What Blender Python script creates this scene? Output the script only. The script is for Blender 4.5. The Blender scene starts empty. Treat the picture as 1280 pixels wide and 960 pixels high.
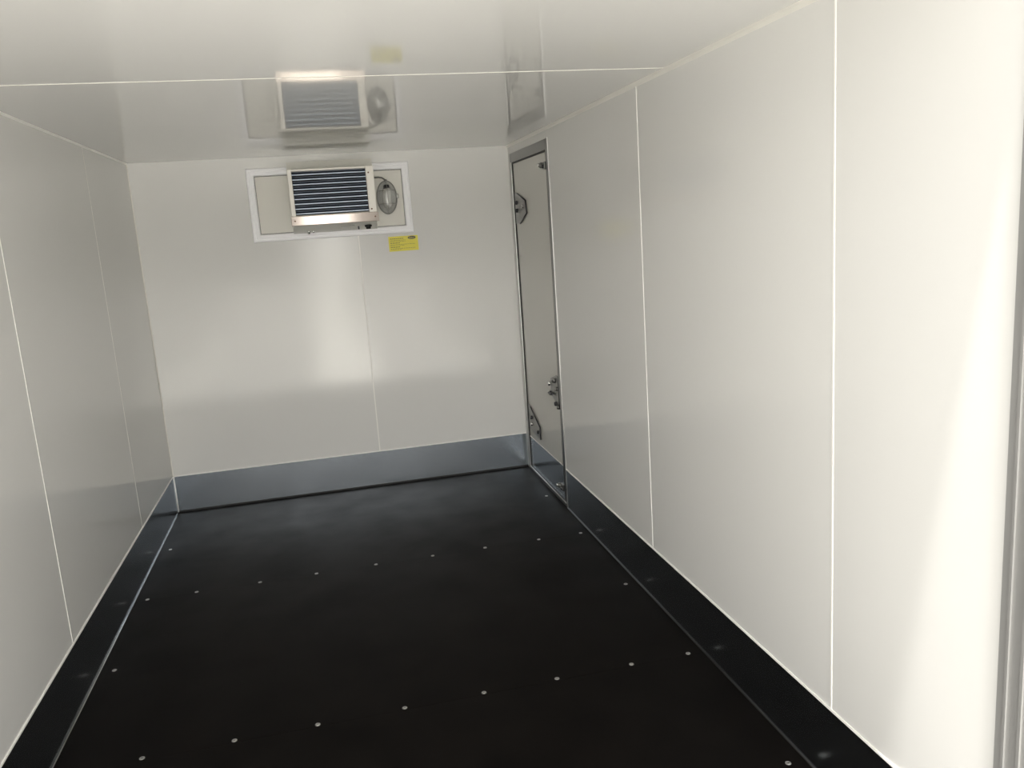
import bpy, bmesh, math
from mathutils import Vector, Matrix

S = bpy.context.scene
COL = S.collection

# ------------------------------------------------------------------ camera
F_PX, YAW, PITCH, ROLL = 1029.6, 0.22043, -0.18839, -0.06831
CAM = Vector((0.8885, 0.0, 1.4226))
cy, sy, cp, sp = math.cos(YAW), math.sin(YAW), math.cos(PITCH), math.sin(PITCH)
fwd = Vector((sy*cp, cy*cp, sp)); rgt = Vector((cy, -sy, 0)); up = rgt.cross(fwd)
c, s = math.cos(ROLL), math.sin(ROLL)
r2 = c*rgt + s*up; u2 = -s*rgt + c*up
cam_d = bpy.data.cameras.new('camera'); cam = bpy.data.objects.new('camera', cam_d); COL.objects.link(cam)
cam_d.sensor_width = 36.0; cam_d.lens = F_PX/1280*36; cam_d.clip_start = 0.02
M3 = Matrix((r2, u2, -fwd)).transposed()
cam.matrix_world = Matrix.Translation(CAM) @ M3.to_4x4()
S.camera = cam

# ------------------------------------------------------------------ light
S.view_settings.view_transform = 'Standard'; S.view_settings.look = 'None'
S.view_settings.gamma = 1.0; S.view_settings.use_curve_mapping = False
S.view_settings.exposure = 0.20
SKY_STRENGTH = 2.5
SUN_STRENGTH = 22.0
W = bpy.data.worlds.new('daylight'); S.world = W; W.use_nodes = True
nt = W.node_tree; nt.nodes.clear()
out = nt.nodes.new('ShaderNodeOutputWorld'); bg = nt.nodes.new('ShaderNodeBackground')
tc = nt.nodes.new('ShaderNodeTexCoord'); dot = nt.nodes.new('ShaderNodeVectorMath'); dot.operation = 'DOT_PRODUCT'
nrm = nt.nodes.new('ShaderNodeVectorMath'); nrm.operation = 'NORMALIZE'
dot.inputs[1].default_value = Vector((-0.22, -0.97, 0.08)).normalized()      # the hazy bright side of the sky
ramp = nt.nodes.new('ShaderNodeValToRGB'); cr = ramp.color_ramp
cr.elements[0].position = 0.0; cr.elements[0].color = (.42, .42, .43, 1)
cr.elements[1].position = 1.0; cr.elements[1].color = (2.0, 1.95, 1.86, 1)
for pos, cc in ((.35, (.60, .59, .57)), (.75, (1.0, .97, .92))):
    e = cr.elements.new(pos); e.color = (*cc, 1)
nt.links.new(tc.outputs['Generated'], nrm.inputs[0]); nt.links.new(nrm.outputs['Vector'], dot.inputs[0]); nt.links.new(dot.outputs['Value'], ramp.inputs[0])
nt.links.new(ramp.outputs[0], bg.inputs['Color'])
bg.inputs['Strength'].default_value = SKY_STRENGTH
nt.links.new(bg.outputs[0], out.inputs[0])
sun_d = bpy.data.lights.new('sun', 'SUN'); sun_d.energy = SUN_STRENGTH; sun_d.angle = math.radians(3); sun_d.color = (1, .97, .91)
sun = bpy.data.objects.new('sun', sun_d); COL.objects.link(sun)
sun.rotation_euler = Vector((0.03, 0.195, -1.0)).to_track_quat('-Z', 'Y').to_euler()
sun.location = (-3, -3, 6)
try:
    S.cycles.max_bounces = 16; S.cycles.diffuse_bounces = 12; S.cycles.glossy_bounces = 8
    S.cycles.transmission_bounces = 8; S.cycles.transparent_max_bounces = 12
    S.cycles.use_denoising = True; S.cycles.caustics_reflective = True
    S.cycles.sample_clamp_indirect = 4.0; S.cycles.blur_glossy = 0.0
except Exception:
    pass

# ------------------------------------------------------------------ dimensions
BW, D, H, K, Y0 = 2.0, 4.6665, 1.8695, 0.204, 1.13   # width, far wall, ceiling, kick plate, rear end

# ------------------------------------------------------------------ materials
def mat(name, col, rough=.5, metal=0., bump=None, coat=0., var=None, rvar=None, trans=0., ior=1.5, spec=None):
    m = bpy.data.materials.new(name); m.use_nodes = True; n = m.node_tree
    b = n.nodes['Principled BSDF']
    b.inputs['Base Color'].default_value = (*col, 1); b.inputs['Roughness'].default_value = rough
    b.inputs['Metallic'].default_value = metal; b.inputs['Coat Weight'].default_value = coat
    b.inputs['Coat Roughness'].default_value = .05; b.inputs['Transmission Weight'].default_value = trans
    b.inputs['IOR'].default_value = ior
    if spec is not None: b.inputs['Specular IOR Level'].default_value = spec
    t = n.nodes.new('ShaderNodeTexCoord')
    def noise(scale, stretch=(1, 1, 1), detail=3):
        mp = n.nodes.new('ShaderNodeMapping'); mp.inputs['Scale'].default_value = stretch
        z = n.nodes.new('ShaderNodeTexNoise'); z.inputs['Scale'].default_value = scale; z.inputs['Detail'].default_value = detail
        n.links.new(t.outputs['Object'], mp.inputs[0]); n.links.new(mp.outputs[0], z.inputs['Vector']); return z
    if var:
        scale, amt, st = var
        z = noise(scale, st); r = n.nodes.new('ShaderNodeValToRGB')
        r.color_ramp.elements[0].position = .3; r.color_ramp.elements[1].position = .7
        r.color_ramp.elements[0].color = (*[x*(1-amt) for x in col], 1); r.color_ramp.elements[1].color = (*[min(1, x*(1+amt)) for x in col], 1)
        n.links.new(z.outputs['Fac'], r.inputs[0]); n.links.new(r.outputs[0], b.inputs['Base Color'])
    if rvar:
        scale, lo, hi, st = rvar
        z = noise(scale, st); q = n.nodes.new('ShaderNodeMapRange')
        q.inputs['From Min'].default_value = .3; q.inputs['From Max'].default_value = .7
        q.inputs['To Min'].default_value = lo; q.inputs['To Max'].default_value = hi
        n.links.new(z.outputs['Fac'], q.inputs['Value']); n.links.new(q.outputs[0], b.inputs['Roughness'])
    if bump:
        scale, stg, st = bump
        z = noise(scale, st); bp = n.nodes.new('ShaderNodeBump'); bp.inputs['Strength'].default_value = stg; bp.inputs['Distance'].default_value = .002
        n.links.new(z.outputs['Fac'], bp.inputs['Height']); n.links.new(bp.outputs[0], b.inputs['Normal'])
    return m

def clear(name):
    m = mat(name, (.9, .92, .92), .04); m.node_tree.nodes['Principled BSDF'].inputs['Alpha'].default_value = .14; return m

M = dict(
    panel=mat('glossy_offwhite_panel', (.70, .697, .677), .115, ior=1.58, rvar=(1.2, .105, .13, (1, 1, 1)), bump=(2.5, .02, (1, 1, .4))),
    ceil=mat('glossy_offwhite_ceiling', (.70, .697, .677), .05, ior=1.58, bump=(2.5, .03, (1, 1, 1))),
    seal=mat('white_sealant', (.86, .85, .81), .35),
    seal_soft=mat('offwhite_sealant', (.74, .725, .67), .35),
    gsea=mat('grey_sealant', (.018, .018, .018), .3, spec=.25),
    floor=mat('dark_phenolic_plywood', (.0048, .0041, .0036), .38, spec=.027, var=(6, .25, (1, 1, 1)), rvar=(4, .33, .45, (1, 1, 1)), bump=(260, .12, (1, 1, 1))),
    kick=mat('brushed_metal_kick_plate', (.54, .59, .64), .22, 1.),
    alu=mat('satin_aluminium', (.22, .22, .215), .32, 1., bump=(90, .03, (8, 8, .2))),
    post=mat('silver_frame_extrusion', (.30, .298, .29), .45, .4, bump=(90, .03, (8, 8, .2))),
    strip=mat('bright_stainless_strip', (.64, .56, .50), .08, .5),
    alu_l=mat('bright_aluminium', (.78, .78, .76), .28, 1.),
    leaf=mat('grey_white_door_skin', (.60, .59, .545), .17),
    rubber=mat('black_rubber', (.012, .012, .012), .6),
    zinc=mat('zinc_plate', (.24, .24, .23), .33, 1., var=(40, .08, (1, 1, 1))),
    chrome=mat('polished_steel', (.85, .85, .83), .12, 1.),
    dark=mat('dark_steel', (.06, .06, .065), .4, .6),
    pvc=mat('white_plastic_profile', (.93, .93, .955), .30),
    infill=mat('offwhite_infill_panel', (.68, .665, .61), .22),
    housing=mat('grey_cream_housing', (.70, .69, .64), .35),
    steel=mat('stainless_front', (.66, .64, .59), .42, .3, bump=(120, .02, (.2, 8, 8))),
    slat=mat('blue_grey_louvre', (.045, .06, .09), .35, .3),
    lip=mat('pale_louvre_lip', (.36, .42, .50), .3, .4),
    fin=mat('dull_blue_fin', (.09, .11, .15), .4, .2),
    bead=mat('dark_metal_bead', (.40, .40, .41), .16, 1.),
    plategrey=mat('mid_grey_plate', (.30, .30, .28), .4),
    cavity=mat('dark_cavity', (.006, .007, .012), .6),
    copper=mat('rusty_screw', (.12, .055, .025), .45, .5),
    glass=clear('clear_glass'),
    lampbase=mat('grey_lamp_base', (.32, .32, .305), .35),
    bulb=mat('silvery_bulb', (.88, .88, .86), .18, .5),
    cable=mat('grey_cable', (.13, .13, .12), .45),
    yellow=mat('yellow_sticker', (.72, .64, .03), .35),
    ink=mat('dark_ink', (.13, .11, .01), .5),
    logo=mat('black_logo_ink', (.02, .02, .01), .4),
    screw=mat('silver_screw', (.42, .41, .39), .35, .75),
    ground=mat('grey_asphalt_yard', (.28, .275, .265), .8, var=(2, .15, (1, 1, 1))),
    sky_blocker=mat('dark_sky_blocker', (.12, .12, .12), .7),
    slab=mat('added_pale_strip', (.86, .85, .80), .8, var=(2, .08, (1, 1, 1))),
)

# ------------------------------------------------------------------ mesh helpers
def box(bm, x0, x1, y0, y1, z0, z1, mi=0):
    v = [bm.verts.new((x, y, z)) for x in (x0, x1) for y in (y0, y1) for z in (z0, z1)]
    for f in ((0, 1, 3, 2), (4, 6, 7, 5), (0, 4, 5, 1), (2, 3, 7, 6), (0, 2, 6, 4), (1, 5, 7, 3)):
        bm.faces.new([v[i] for i in f]).material_index = mi
    return v

def prism(bm, pts, vec, mi=0):
    """closed polygon pts (3D) pushed along vec"""
    a = [bm.verts.new(p) for p in pts]; b = [bm.verts.new(Vector(p)+Vector(vec)) for p in pts]
    n = len(a)
    bm.faces.new(a[::-1]).material_index = mi; bm.faces.new(b).material_index = mi
    for i in range(n): bm.faces.new((a[i], a[(i+1) % n], b[(i+1) % n], b[i])).material_index = mi

def frame_of(axis):
    a = Vector(axis).normalized(); t = Vector((0, 0, 1)) if abs(a.z) < .9 else Vector((1, 0, 0))
    p = a.cross(t).normalized(); return a, p, a.cross(p)

def cyl(bm, base, axis, profile, seg=20, mi=0, sx=1., sz=1.):
    """lathe: profile = [(radius, height)...] along axis; ends capped"""
    a, p, q = frame_of(axis); rings = []
    for r, h in profile:
        rings.append([bm.verts.new(Vector(base)+a*h+(p*math.cos(2*math.pi*i/seg)*sx+q*math.sin(2*math.pi*i/seg)*sz)*r) for i in range(seg)])
    for A, B in zip(rings, rings[1:]):
        for i in range(seg):
            f = bm.faces.new((A[i], A[(i+1) % seg], B[(i+1) % seg], B[i])); f.material_index = mi; f.smooth = True
    bm.faces.new(rings[0][::-1]).material_index = mi; bm.faces.new(rings[-1]).material_index = mi

def tube(bm, pts, r, seg=10, closed=False, mi=0):
    pts = [Vector(p) for p in pts]; n = len(pts); rings = []
    prev = None
    for i in range(n):
        d = (pts[(i+1) % n]-pts[i-1]) if closed else (pts[min(i+1, n-1)]-pts[max(i-1, 0)])
        d.normalize()
        if prev is None: _, p, q = frame_of(d)
        else:
            p = (prev-d*prev.dot(d)).normalized(); q = d.cross(p)
        prev = p
        rings.append([bm.verts.new(pts[i]+(p*math.cos(2*math.pi*k/seg)+q*math.sin(2*math.pi*k/seg))*r) for k in range(seg)])
    pairs = list(zip(rings, rings[1:])) + ([(rings[-1], rings[0])] if closed else [])
    for A, B in pairs:
        for k in range(seg):
            f = bm.faces.new((A[k], A[(k+1) % seg], B[(k+1) % seg], B[k])); f.smooth = True; f.material_index = mi
    if not closed: bm.faces.new(rings[0][::-1]); bm.faces.new(rings[-1])

def obj(name, bm, ms, parent=None, bevel=0., seg=2):
    bmesh.ops.recalc_face_normals(bm, faces=bm.faces)
    me = bpy.data.meshes.new(name); bm.to_mesh(me); bm.free()
    for m in (ms if isinstance(ms, (list, tuple)) else [ms]): me.materials.append(m)
    o = bpy.data.objects.new(name, me); COL.objects.link(o)
    if parent:
        o.parent = parent            # meshes sit at the world origin, Empties at the thing's base
        if parent.type == 'EMPTY': o.matrix_parent_inverse = Matrix.Translation(-Vector(parent.location))
    if bevel:
        b = o.modifiers.new('edge', 'BEVEL'); b.width = bevel; b.segments = seg; b.limit_method = 'ANGLE'; b.angle_limit = .6
        b.harden_normals = False
    return o

def empty(name, loc):
    o = bpy.data.objects.new(name, None); o.location = loc; o.empty_display_size = .1; COL.objects.link(o); return o

def tag(o, label=None, cat=None, group=None, kind=None):
    if label: o['label'] = label
    if cat: o['category'] = cat
    if group: o['group'] = group
    if kind: o['kind'] = kind
    return o

def struct(name, bm, m, label, cat, bevel=0.):
    return tag(obj(name, bm, m, None, bevel), label, cat, None, 'structure')

B = bmesh.new

# ------------------------------------------------------------------ unseen yard, added with a bright strip and sky blockers for reflections
b = B(); box(b, -40, 40, -90, 14, -.80, -.62)
struct('ground', b, M['ground'], 'added unseen grey asphalt yard below and behind the open end of the box', 'ground')
b = B(); box(b, .72, 1.68, -40, -2.0, -.62, -.60); box(b, -6, 12, -89, -40, -.62, -.60)  # pale strip added so the end wall mirrors a bright patch
struct('added_bright_strip', b, M['slab'], 'added pale strip, unseen, giving the bright reflection on the end wall', 'added_bright_strip')

for x0, x1, lab in ((-36, .30, 'long low dark shed added unseen to block low sky on the doorless wall side'), (3.4, 36, 'long low dark shed added unseen to block low sky on the door wall side')):
    b = B(); box(b, x0, x1, -48, -40, -.62, 4.2); prism(b, [(x0-.3, -48.4, 4.2), (x0-.3, -39.6, 4.2), (x0-.3, -44, 5.4)], (x1-x0+.6, 0, 0))  # dark blocks added behind the camera to narrow the mirrored low sky
    struct('sky_blocker', b, M['sky_blocker'], lab, 'sky_blocker')

# ------------------------------------------------------------------ shell
T = .06
b = B()
g = .0004
ys = [Y0, 2.318, 3.483, D+T]
for y0, y1 in zip(ys, ys[1:]): box(b, -T, BW+T, y0+g, y1-g, -.018, 0)
box(b, -T, BW+T, Y0, D+T, -.08, -.0185)
floor = struct('floor', b, M['floor'], 'dark brown-black plywood floor of the empty cargo box', 'floor')

b = B(); box(b, -T, BW+T, Y0, D+T, H, H+T)
ceil = struct('ceiling', b, M['ceil'], 'glossy off-white ceiling with one cross seam', 'ceiling')
b = B(); box(b, .006, BW-.006, 2.4785, 2.4815, H-.0012, H+.001); obj('panel_seam', b, M['seal_soft'], ceil)

b = B(); box(b, -T, 0, Y0, D+T, 0, H)
wl = struct('wall_left', b, M['panel'], 'glossy off-white side wall without a door', 'wall')
b = B(); box(b, -.001, .0012, 2.714, 2.7175, K, H); obj('panel_seam', b, M['seal'], wl)
b = B(); box(b, -.001, .0008, 3.829, 3.832, K, H); obj('panel_seam', b, M['seal_soft'], wl)

DY0, DY1, DZ = 3.845, 4.622, 1.820
b = B()
box(b, BW, BW+T, Y0, DY0, 0, H); box(b, BW, BW+T, DY1, D+T, 0, H); box(b, BW, BW+T, DY0, DY1, DZ, H)
wr = struct('wall_right', b, M['panel'], 'glossy off-white side wall with the narrow metal framed door', 'wall')
b = B(); box(b, BW-.0014, BW+.001, 2.7355, 2.7395, K, H); obj('panel_seam', b, M['seal'], wr)
b = B(); box(b, BW-.0016, BW+.001, 1.6245, 1.6295, K, H); obj('panel_seam', b, M['seal'], wr)

b = B(); box(b, 0, BW, D, D+T, 0, H)
wb = struct('wall_back', b, M['panel'], 'glossy off-white end wall carrying the cooling unit', 'wall')
b = B(); box(b, 1.1255, 1.1315, D-.0015, D+.001, K, 1.43); obj('panel_seam', b, M['seal'], wb)

# sealant fillets where ceiling meets walls
def fillet(name, p0, p1, ax, az, w, m, label):
    bb = B(); pts = [Vector(p0), Vector(p0)+Vector(ax)*w, Vector(p0)+(Vector(ax)+Vector(az))*w*.42, Vector(p0)+Vector(az)*w]
    prism(bb, pts, Vector(p1)-Vector(p0)); return struct(name, bb, m, label, 'sealant bead')
fillet('trim_1', (0, Y0, H), (0, D, H), (1, 0, 0), (0, 0, -1), .007, M['seal'], 'white sealant bead between ceiling and doorless side wall')
fillet('trim_2', (BW, Y0, H), (BW, D, H), (-1, 0, 0), (0, 0, -1), .013, M['seal_soft'], 'cream sealant bead between ceiling and the wall with the door')
fillet('trim_3', (0, D, K), (0, D, H), (1, 0, 0), (0, -1, 0), .005, M['seal_soft'], 'thin upright sealant bead in the corner of doorless wall and end wall')

# kick plates
def plate(name, x0, x1, y0, y1, label, bead, z0=.004):
    bb = B(); box(bb, x0, x1, y0, y1, z0, K)
    o = struct(name, bb, M['kick'], label, 'kick plate')
    b2 = B(); box(b2, *bead, K-.001, K+.004); obj('sealant_bead', b2, M['seal'], o)
    return o
bl = plate('baseboard_left', 0, .003, Y0, D-.003, 'metal kick plate along the doorless side wall, mirroring the dark floor', (-.001, .0035, Y0, D-.003))
bb_ = plate('baseboard_back', .003, BW, D-.003, D, 'bluish grey metal kick plate along the end wall', (.003, BW, D-.0035, D), .009)
br = plate('baseboard_right', BW-.003, BW, Y0, DY0, 'metal kick plate along the wall with the door, mirroring the dark floor', (BW-.0035, BW+.001, Y0, DY0))
b = B(); tube(b, [(.004, D-.004, .002), (.004, D-.004, K)], .0035); obj('corner_bead', b, M['seal'], bb_)
b = B(); tube(b, [(.005, Y0, .001), (.005, D-.006, .001)], .0042); obj('floor_bead', b, M['bead'], bl)
b = B(); tube(b, [(BW-.004, Y0, .001), (BW-.004, DY0, .001)], .0035); obj('floor_bead', b, M['gsea'], br)
b = B(); box(b, 0, BW, D-.006, D-.0035, .0, .010); obj('floor_gap_shade', b, M['rubber'], bb_)  # black strip stands in for the shadow line under the plate

# rear frame (aluminium extrusion with grooves) around the open end
def post(side):
    bb = B(); xs = BW if side > 0 else 0
    def px(dx): return xs-side*dx
    segs = [(Y0, Y0-.004, .003), (Y0-.004, Y0-.022, .007), (Y0-.022, Y0-.027, .0095), (Y0-.027, Y0-.054, .006), (Y0-.054, Y0-.060, .0095), (Y0-.060, Y0-.10, .006)]
    for a, d, h in segs:
        x0, x1 = sorted((px(h), px(-T))); box(bb, x0, x1, d, a, -.08, H+T)
    return bb
fr = tag(empty('trim_4', (BW/2, Y0-.05, 0)), 'grooved grey aluminium frame around the open end of the box', 'door frame', None, 'structure')
obj('post', post(1), M['post'], fr); obj('post', post(-1), M['post'], fr)
b = B(); box(b, .006, BW-.006, Y0-.042, Y0, H-.003, H+T); obj('head_rail', b, M['alu'], fr)
b = B(); box(b, .006, BW-.006, Y0-.10, Y0, -.08, 0); obj('sill', b, M['alu'], fr)

# ------------------------------------------------------------------ side door
door = tag(empty('door_1', (BW, (DY0+DY1)/2, 0)), 'narrow off-white side door in an aluminium frame beside the end wall', 'door', None, 'structure')
XF = BW-.003                        # face of the frame
XL = BW+.005                        # face of the recessed leaf
b = B()
box(b, XF, BW+T, DY1-.034, DY1, 0, DZ)                 # far jamb
box(b, XF, BW+T, DY0, DY0+.042, 0, DZ)                 # near jamb
box(b, XF, BW+T, DY0+.042, DY1-.034, DZ-.050, DZ)      # head
box(b, XF, BW+T, DY0+.042, DY1-.034, -.002, .020)      # threshold
df = obj('door_frame', b, M['alu'], door, .002)
b = B()                                                 # raised bright lips along the frame
box(b, XF-.0015, XF+.002, DY0-.003, DY0+.003, 0, DZ+.002)
box(b, XF-.003, XF+.002, DY1-.037, DY1-.029, .02, DZ-.048)
box(b, XF-.003, XF+.002, DY0+.02, DY1-.03, .017, .023)
obj('edge_lip', b, M['alu_l'], df, .001)
b = B()
for x in ((DY0+.042, DY0+.048), (DY1-.041, DY1-.034)): box(b, XL-.007, XL+.01, x[0], x[1], .02, DZ-.05)
box(b, XL-.007, XL+.01, DY0+.042, DY1-.034, DZ-.058, DZ-.05); box(b, XL-.007, XL+.01, DY0+.042, DY1-.034, .02, .026)
obj('door_gasket', b, M['rubber'], door)
LY0, LY1 = DY0+.045, DY1-.038
b = B(); box(b, XL, XL+.04, LY0, LY1, .024, DZ-.053)
leaf = obj('door_leaf', b, M['leaf'], door, .001)
b = B(); box(b, XL-.002, XL, LY0+.004, LY1-.004, .027, K); obj('kick_plate', b, M['kick'], leaf)
b = B(); box(b, XL-.0025, XL, LY0+.004, LY1-.004, K, K+.004); obj('sealant_bead', b, M['seal'], leaf)

def bolt(bm, x, y, z, r=.007, h=.006, mi=0):
    cyl(bm, (x, y, z), (-1, 0, 0), [(r, 0), (r, h*.5), (r*.75, h), (r*.2, h*1.05)], 12, mi)
def lplate(name, pts, bolts, edge, dark_bolts=()):
    """bent zinc plate on the leaf; pts = (y,z) outline"""
    bb = B(); prism(bb, [(XL-.0005, y, z) for y, z in pts], (-.003, 0, 0))
    pl = obj(name, bb, M['zinc'], leaf, .0008)
    b2 = B()
    for (ya, za), (yb, zb) in edge:                    # turned-up dark rim
        tube(b2, [(XL-.006, ya, za), (XL-.006, yb, zb)], .0035, 8)
    if edge: obj('rim', b2, M['dark'], pl)
    for y, z, m, r in bolts:
        b3 = B(); bolt(b3, XL-.003, y, z, r, r*.9); obj('bolt', b3, M[m], pl)
    return pl
UP = [(4.575, 1.610), (4.500, 1.598), (4.335, 1.555), (4.318, 1.488), (4.470, 1.437), (4.575, 1.437)]
lplate('hinge_plate', UP, [(4.53, 1.550, 'dark', .011), (4.53, 1.507, 'dark', .011), (4.40, 1.525, 'chrome', .010)],
       [((4.500, 1.598), (4.335, 1.555)), ((4.335, 1.555), (4.318, 1.488)), ((4.318, 1.488), (4.470, 1.437))])
LO = [(4.575, .405), (4.515, .395), (4.320, .315), (4.320, .245), (4.50, .245), (4.575, .262)]
lplate('hinge_plate', LO, [(4.50, .335, 'dark', .011), (4.50, .296, 'chrome', .011), (4.37, .277, 'dark', .010)],
       [((4.515, .395), (4.320, .315)), ((4.320, .315), (4.320, .245))])
LK = [(LY0+.001, .675), (3.945, .672), (4.055, .640), (4.055, .555), (3.950, .517), (LY0+.001, .517)]
lk = lplate('lock_plate', LK, [(4.065, .610, 'chrome', .013), (3.975, .640, 'zinc', .013), (3.925, .605, 'zinc', .012), (4.055, .560, 'dark', .011), (3.965, .520, 'dark', .012), (3.925, .510, 'zinc', .011)],
            [((LY0+.004, .675), (LY0+.004, .505))])
b = B(); tube(b, [(XL-.012, 4.07, .560), (XL-.012, 3.985, .568)], .005); obj('latch_bar', b, M['dark'], lk)
def catch(z, y):
    bb = B(); box(bb, XL-.014, XL, y, y+.045, z-.016, z+.018)
    cyl(bb, (XL-.012, y+.05, z+.004), (-1, 0, 0), [(.014, 0), (.014, .008), (.010, .013)], 14)
    o = obj('corner_catch', bb, M['zinc'], leaf, .002)
    b3 = B(); bolt(b3, XL-.024, y+.052, z+.006, .009, .008); obj('bolt', b3, M['chrome'], o)
    b3 = B(); bolt(b3, XL-.013, y+.018, z-.004, .008, .008); obj('bolt', b3, M['dark'], o)
catch(1.698, LY0+.010)
catch(.088, LY0+.010)

# ------------------------------------------------------------------ white surround on end wall
FX0, FX1, FZ0, FZ1, FW = .577, 1.433, 1.4295, 1.8125, .041
sr = tag(empty('cooler_surround', ((FX0+FX1)/2, D, FZ0)), 'white plastic rectangular surround framing the cooling unit and lamp on the end wall', 'frame')
def mitre(name, a, bq, c_, d_, parent):
    """one mitred length of stepped profile: outer a->b, inner d->c (x,z)"""
    bb = B(); prof = [(0, .0), (0, .010), (.10, .014), (.34, .014), (.38, .0105), (.44, .0105), (.48, .015), (.86, .015), (.94, .012), (1, .004), (1, 0)]
    def P(o, i, t, h): return Vector((o[0]+(i[0]-o[0])*t, D-h, o[1]+(i[1]-o[1])*t))
    A = [bb.verts.new(P(a, d_, t, h)) for t, h in prof]; Bv = [bb.verts.new(P(bq, c_, t, h)) for t, h in prof]
    for i in range(len(prof)-1): bb.faces.new((A[i], A[i+1], Bv[i+1], Bv[i]))
    bb.faces.new(A[::-1]); bb.faces.new(Bv); bb.faces.new((A[-1], A[0], Bv[0], Bv[-1]))
    return obj(name, bb, M['pvc'], parent)
o_ = [(FX0, FZ0), (FX1, FZ0), (FX1, FZ1), (FX0, FZ1)]; i_ = [(FX0+FW, FZ0+FW), (FX1-FW, FZ0+FW), (FX1-FW, FZ1-FW), (FX0+FW, FZ1-FW)]
for k, nm in enumerate(('bottom_rail', 'side_rail', 'top_rail', 'side_rail')):
    mitre(nm, o_[k], o_[(k+1) % 4], i_[(k+1) % 4], i_[k], sr)
b = B(); box(b, FX0+FW-.002, FX1-FW+.002, D-.0035, D-.0005, FZ0+FW-.002, FZ1-FW+.002); obj('infill_panel', b, M['infill'], sr)
b = B()
for x0, x1, z0, z1 in ((i_[0][0]-.001, i_[1][0]+.001, i_[0][1]-.001, i_[0][1]+.0025), (i_[0][0]-.001, i_[1][0]+.001, i_[2][1]-.0025, i_[2][1]+.001),
                       (i_[0][0]-.001, i_[0][0]+.002, i_[0][1], i_[2][1]), (i_[1][0]-.002, i_[1][0]+.001, i_[0][1], i_[2][1])):
    box(b, x0, x1, D-.0055, D-.0005, z0, z1)
obj('gasket', b, M['cable'], sr)

# ------------------------------------------------------------------ cooling unit
CD = .285
CY = D-CD
CX0, CX1, CZ0, CZ1 = .793, 1.222, 1.500, 1.777
BX0, BX1, BZ0, BZ1 = .789, 1.234, 1.462, 1.828
cu = tag(empty('cooling_unit', ((CX0+CX1)/2, D, BZ0)), 'stainless box cooling unit with dark louvred grille high on the end wall', 'cooling unit')
b = B()
yb, yf = D-.002, CY+.020
v = {}
def hexa(bm, f0, f1, mi=0):
    a = [bm.verts.new(p) for p in f0]; bq = [bm.verts.new(p) for p in f1]
    bm.faces.new(a[::-1]).material_index = mi; bm.faces.new(bq).material_index = mi
    for i in range(4): bm.faces.new((a[i], a[(i+1) % 4], bq[(i+1) % 4], bq[i])).material_index = mi
# hollow flared casing: outer skin from wall to front
def quadring(bm, rings):
    R_ = [[bm.verts.new(p) for p in r] for r in rings]
    for A, Bq in zip(R_, R_[1:]):
        for i in range(4): bm.faces.new((A[i], A[(i+1) % 4], Bq[(i+1) % 4], Bq[i]))
    bm.faces.new(R_[0][::-1]); return R_
def rect(x0, x1, z0, z1, y): return [(x0, y, z0), (x1, y, z0), (x1, y, z1), (x0, y, z1)]
R_ = quadring(b, [rect(BX0, BX1, BZ0, BZ1, yb), rect(BX0, BX1, BZ0, BZ1, D-.03), rect(BX0+.001, BX1-.003, BZ0+.010, BZ1, D-.10), rect(BX0+.001, BX1-.003, BZ0+.010, CZ1-.004, D-.1002), rect(CX0+.004, CX1-.004, CZ0+.004, CZ1-.004, yf),
                  rect(CX0+.010, CX1-.010, CZ0+.010, CZ1-.010, yf), rect(CX0+.02, CX1-.02, CZ0+.02, CZ1-.02, yf+.05)])
b.faces.new(R_[-1])
obj('casing', b, M['housing'], cu, .002)
OX0, OX1, OZ0, OZ1 = .8145, 1.1815, 1.549, 1.765
b = B()
box(b, CX0, OX0, CY, CY+.026, CZ0+.044, CZ1); box(b, OX1, CX1, CY, CY+.026, CZ0+.044, CZ1)
box(b, OX0, OX1, CY, CY+.026, OZ1, CZ1); box(b, OX0, OX1, CY, CY+.026, CZ0+.044, OZ0)
fp = obj('front_frame', b, M['steel'], cu, .0025)
b = B(); box(b, CX0-.004, CX1+.006, CY-.0025, CY+.030, CZ0-.002, CZ0+.0455)
sk = obj('lower_front_strip', b, M['strip'], cu, .003)
for x, z, p, y in ((CX0+.014, CZ0+.022, sk, CY-.0025), (CX1-.012, CZ0+.022, sk, CY-.0025), (OX1+.014, OZ1-.022, fp, CY), (OX1+.014, OZ0+.012, fp, CY)):
    b = B(); cyl(b, (x, y, z), (0, -1, 0), [(.0042, 0), (.0042, .0015), (.003, .003)], 12); obj('screw', b, M['copper'], p)
# louvre grille: nine blades pitched down, each with a rolled front lip
b = B()
n = 9; pitch = (OZ1-OZ0)/n
for i in range(n):
    z = OZ0+pitch*(i+.30)
    prism(b, [(OX0, CY+.012, z), (OX0, CY+.012, z+.002), (OX0, CY+.034, z+.0165), (OX0, CY+.034, z+.0145)], (OX1-OX0, 0, 0), 0)
    box(b, OX0, OX1, CY+.008, CY+.0125, z-.0015, z+.0035, 1)
    box(b, OX0, OX1, CY+.016, CY+.018, z+.0125, z+.0150, 3)
    box(b, OX0, OX1, CY+.040, CY+.042, z+.0145, z+.0175, 0)
box(b, OX0, OX1, CY+.044, CY+.05, OZ0-.005, OZ1+.005, 2)
box(b, OX0-.001, OX0+.0005, CY+.006, CY+.045, OZ0, OZ1, 2); box(b, OX1-.0005, OX1+.001, CY+.006, CY+.045, OZ0, OZ1, 2)
obj('louvre_grille', b, [M['slat'], M['lip'], M['cavity'], M['fin']], cu)
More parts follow.
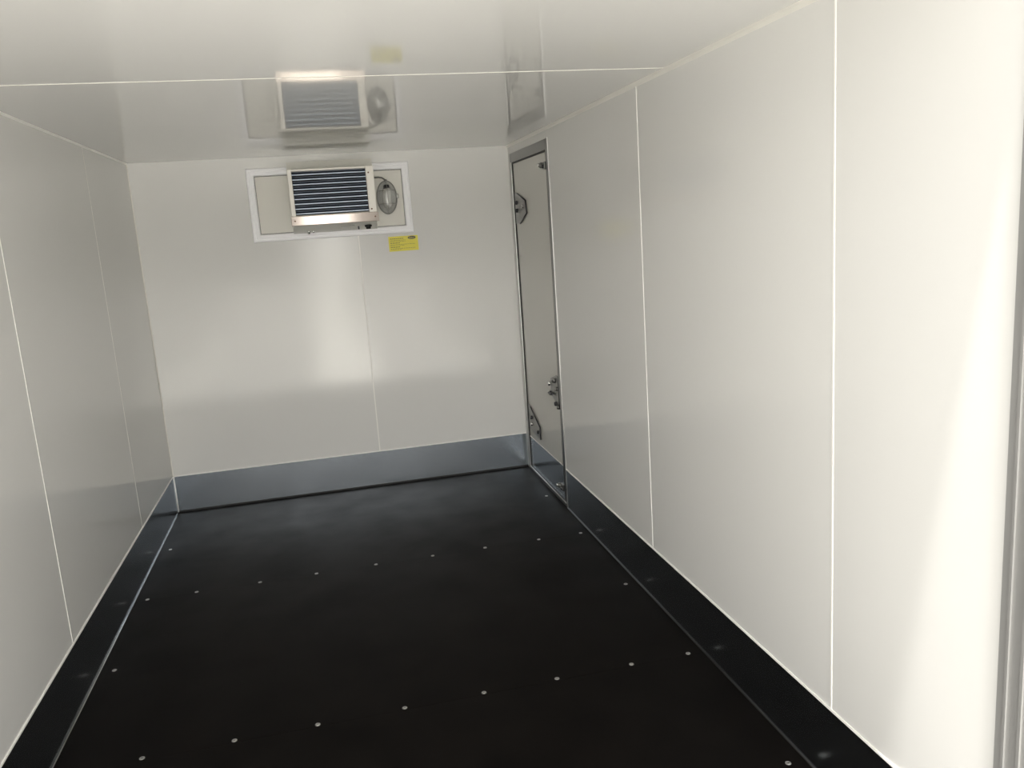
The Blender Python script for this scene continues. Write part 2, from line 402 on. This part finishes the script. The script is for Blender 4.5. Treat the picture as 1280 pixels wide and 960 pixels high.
# fittings under the casing
def under(x, t):            # point on sloping underside, t=0 wall .. 1 front
    return (x, D-.03-(CD-.05)*t, BZ0+(CZ0+.004-BZ0)*t)
for x, nm, m, prof, t in ((.868, 'drain_nozzle', 'chrome', [(.011, -.004), (.011, .006), (.008, .010), (.008, .016), (.005, .018)], .25),
                       (.892, 'drain_nozzle', 'chrome', [(.008, -.004), (.008, .007), (.006, .012)], .25),
                       (1.128, 'bracket_pin', 'dark', [(.004, -.004), (.004, .016), (.003, .018)], .45),
                       (1.178, 'cable_gland', 'rubber', [(.019, -.004), (.019, .008), (.013, .012), (.013, .020), (.009, .021)], .5)):
    b = B(); cyl(b, under(x, t), (0, 0, -1), prof, 14); obj(nm, b, M[m], cu)
b = B(); p0 = under(1.07, .55); box(b, p0[0]-.035, p0[0]+.035, p0[1]-.02, p0[1]+.02, p0[2]-.003, p0[2]+.006); obj('drain_hatch', b, M['plategrey'], cu)

# ------------------------------------------------------------------ bulkhead lamp
LX, LZ, YL = 1.302, 1.625, D-.0035
lamp = tag(empty('bulkhead_lamp', (LX, D, LZ)), 'oval bulkhead lamp with clear glass and wire guard beside the cooling unit', 'lamp')
b = B(); cyl(b, (LX, YL, LZ), (0, -1, 0), [(1, 0), (1, .010), (.96, .014), (.88, .016), (.86, .010)], 36, 0, .053, .088)
obj('base', b, M['lampbase'], lamp)
b = B()
prof = [(.84*math.cos(t), .012+.060*math.sin(t)) for t in [math.pi/2*k/9 for k in range(9)]]+[(.03, .072)]
cyl(b, (LX, YL, LZ), (0, -1, 0), prof, 36, 0, .050, .085); b.faces.ensure_lookup_table(); b.faces.remove(b.faces[-2]); gd = obj('glass_dome', b, M['glass'], lamp)
b = B()
cyl(b, (LX, YL-.034, LZ+.066), (0, 0, -1), [(.012, 0), (.016, .006), (.018, .022)], 16); obj('bulb_socket', b, M['dark'], lamp)
b = B(); cyl(b, (LX, YL-.034, LZ+.046), (0, 0, -1), [(.018, 0), (.023, .010), (.024, .03), (.024, .080), (.020, .096), (.011, .105), (.002, .108)], 20); obj('bulb', b, M['bulb'], lamp)
gb = B()
ell = [(LX+.053*math.cos(a), YL-.016, LZ+.088*math.sin(a)) for a in [2*math.pi*k/40 for k in range(40)]]
tube(gb, ell, .003, 8, True)
for z in (-.035, .035):
    hw = .053*math.sqrt(1-(z/.088)**2)
    tube(gb, [(LX+hw*math.cos(a), YL-.016-.066*math.sin(a), LZ+z) for a in [math.pi*k/16 for k in range(17)]], .0016, 6)
tube(gb, [(LX, YL-.016-.066*math.sin(a), LZ+.088*math.cos(a)) for a in [math.pi*k/20 for k in range(21)]], .0016, 6)
obj('wire_guard', gb, M['zinc'], lamp)
b = B(); box(b, LX+.049, LX+.063, YL-.028, YL-.004, LZ-.008, LZ+.016); obj('guard_clip', b, M['zinc'], lamp, .003)
b = B(); cyl(b, (LX, YL-.010, LZ+.083), (0, 0, 1), [(.009, 0), (.009, .010), (.006, .014)], 12)
tube(b, [(BX1-.004, YL-.014, LZ+.108), (LX-.035, YL-.012, LZ+.109), (LX-.018, YL-.011, LZ+.106), (LX-.006, YL-.010, LZ+.098), (LX, YL-.010, LZ+.086)], .0042, 8)
obj('supply_cable', b, M['cable'], lamp)

# ------------------------------------------------------------------ yellow notice
X0, X1, Z0, Z1 = 1.2895, 1.4535, 1.331, 1.4125
st = tag(empty('warning_sticker', ((X0+X1)/2, D, Z0)), 'small yellow sticker with lines of dark print below the white surround', 'sticker')
b = B(); box(b, X0, X1, D-.0008, D+.0002, Z0, Z1); obj('sticker_sheet', b, M['yellow'], st)
b = B()
rows = [(.010, .082, .0665, .004), (.010, .094, .0585, .0018), (.010, .094, .0525, .0018), (.010, .062, .043, .0035), (.010, .148, .0355, .0018), (.010, .086, .0295, .0018), (.010, .060, .0205, .0035), (.010, .146, .0135, .0018), (.010, .070, .0080, .0018)]
import random
rnd = random.Random(4)
for a, e, z, h in rows:              # words too small to read in the photograph: short dashes of print
    x = a
    while x < e:
        w = min(rnd.uniform(.006, .016), e-x)
        box(b, X0+x, X0+x+w, D-.0011, D-.0007, Z0+z, Z0+z+h); x += w+.0025
obj('printed_text', b, M['ink'], st)
b = B(); cyl(b, (X0+.130, D-.0007, Z0+.070), (0, -1, 0), [(1, 0), (1, .0005)], 28, 0, .022, .0085)
lg = obj('oval_logo', b, M['logo'], st)
b = B()
for k, (w, h) in enumerate(((.005, .006), (.004, .004), (.004, .006), (.004, .004), (.005, .004))):
    x = X0+.1165+k*.0057; box(b, x, x+w*.8, D-.0014, D-.0011, Z0+.0672, Z0+.0672+h*.85)
obj('logo_lettering', b, M['yellow'], lg)

# ------------------------------------------------------------------ floor screws
ORD = ['first', 'second', 'third', 'fourth', 'fifth', 'sixth', 'seventh', 'eighth', 'ninth']
def screw_mesh():
    bb = B()
    cyl(bb, (0, 0, -.0005), (0, 0, 1), [(.0080, 0), (.0078, .0012), (.0064, .0022), (.0028, .0026), (.0024, .0014)], 20, 0)
    cyl(bb, (0, 0, .0009), (0, 0, 1), [(.0024, 0), (.0022, .0003)], 8, 1)
    return bb
sc0 = None
def place(x, y, label, group):
    global sc0
    if sc0 is None: o = sc0 = obj('floor_screw', screw_mesh(), [M['screw'], M['dark']])
    else: o = sc0.copy(); COL.objects.link(o)
    o.location = (x, y, 0); o.rotation_euler = (.04*math.sin(7*x+3*y), .04*math.cos(5*x+y), x*9+y*5)
    tag(o, label, 'screw', group)
for i, x in enumerate((.054, .249, .507, .744, 1.001, 1.254, 1.494, 1.747, 1.950)):
    place(x, 3.493, 'silver screw in the far cross row of the floor, %s from doorless wall' % ORD[i], 'screws in the far cross row of the floor')
for i, x in enumerate((.251, .505, .744, 1.005, 1.253, 1.491, 1.744, 1.943)):
    place(x, 2.328, 'silver screw in the near cross row of the floor, %s from doorless wall' % ORD[i], 'screws in the near cross row of the floor')
place(.053, 4.072, 'lone floor screw beside the doorless wall, between far cross row and end wall', 'screws along the floor edges')
place(.053, 2.904, 'lone floor screw beside the doorless wall, between the two cross rows', 'screws along the floor edges')
place(1.948, 4.075, 'lone silver screw head on the dark floor just below the side door', 'screws along the floor edges')
place(1.945, 2.901, 'lone floor screw beside the wall with the door, between the two cross rows', 'screws along the floor edges')
place(1.945, 1.731, 'floor screw beside the wall with the door, nearer the open end than both rows', 'screws along the floor edges')
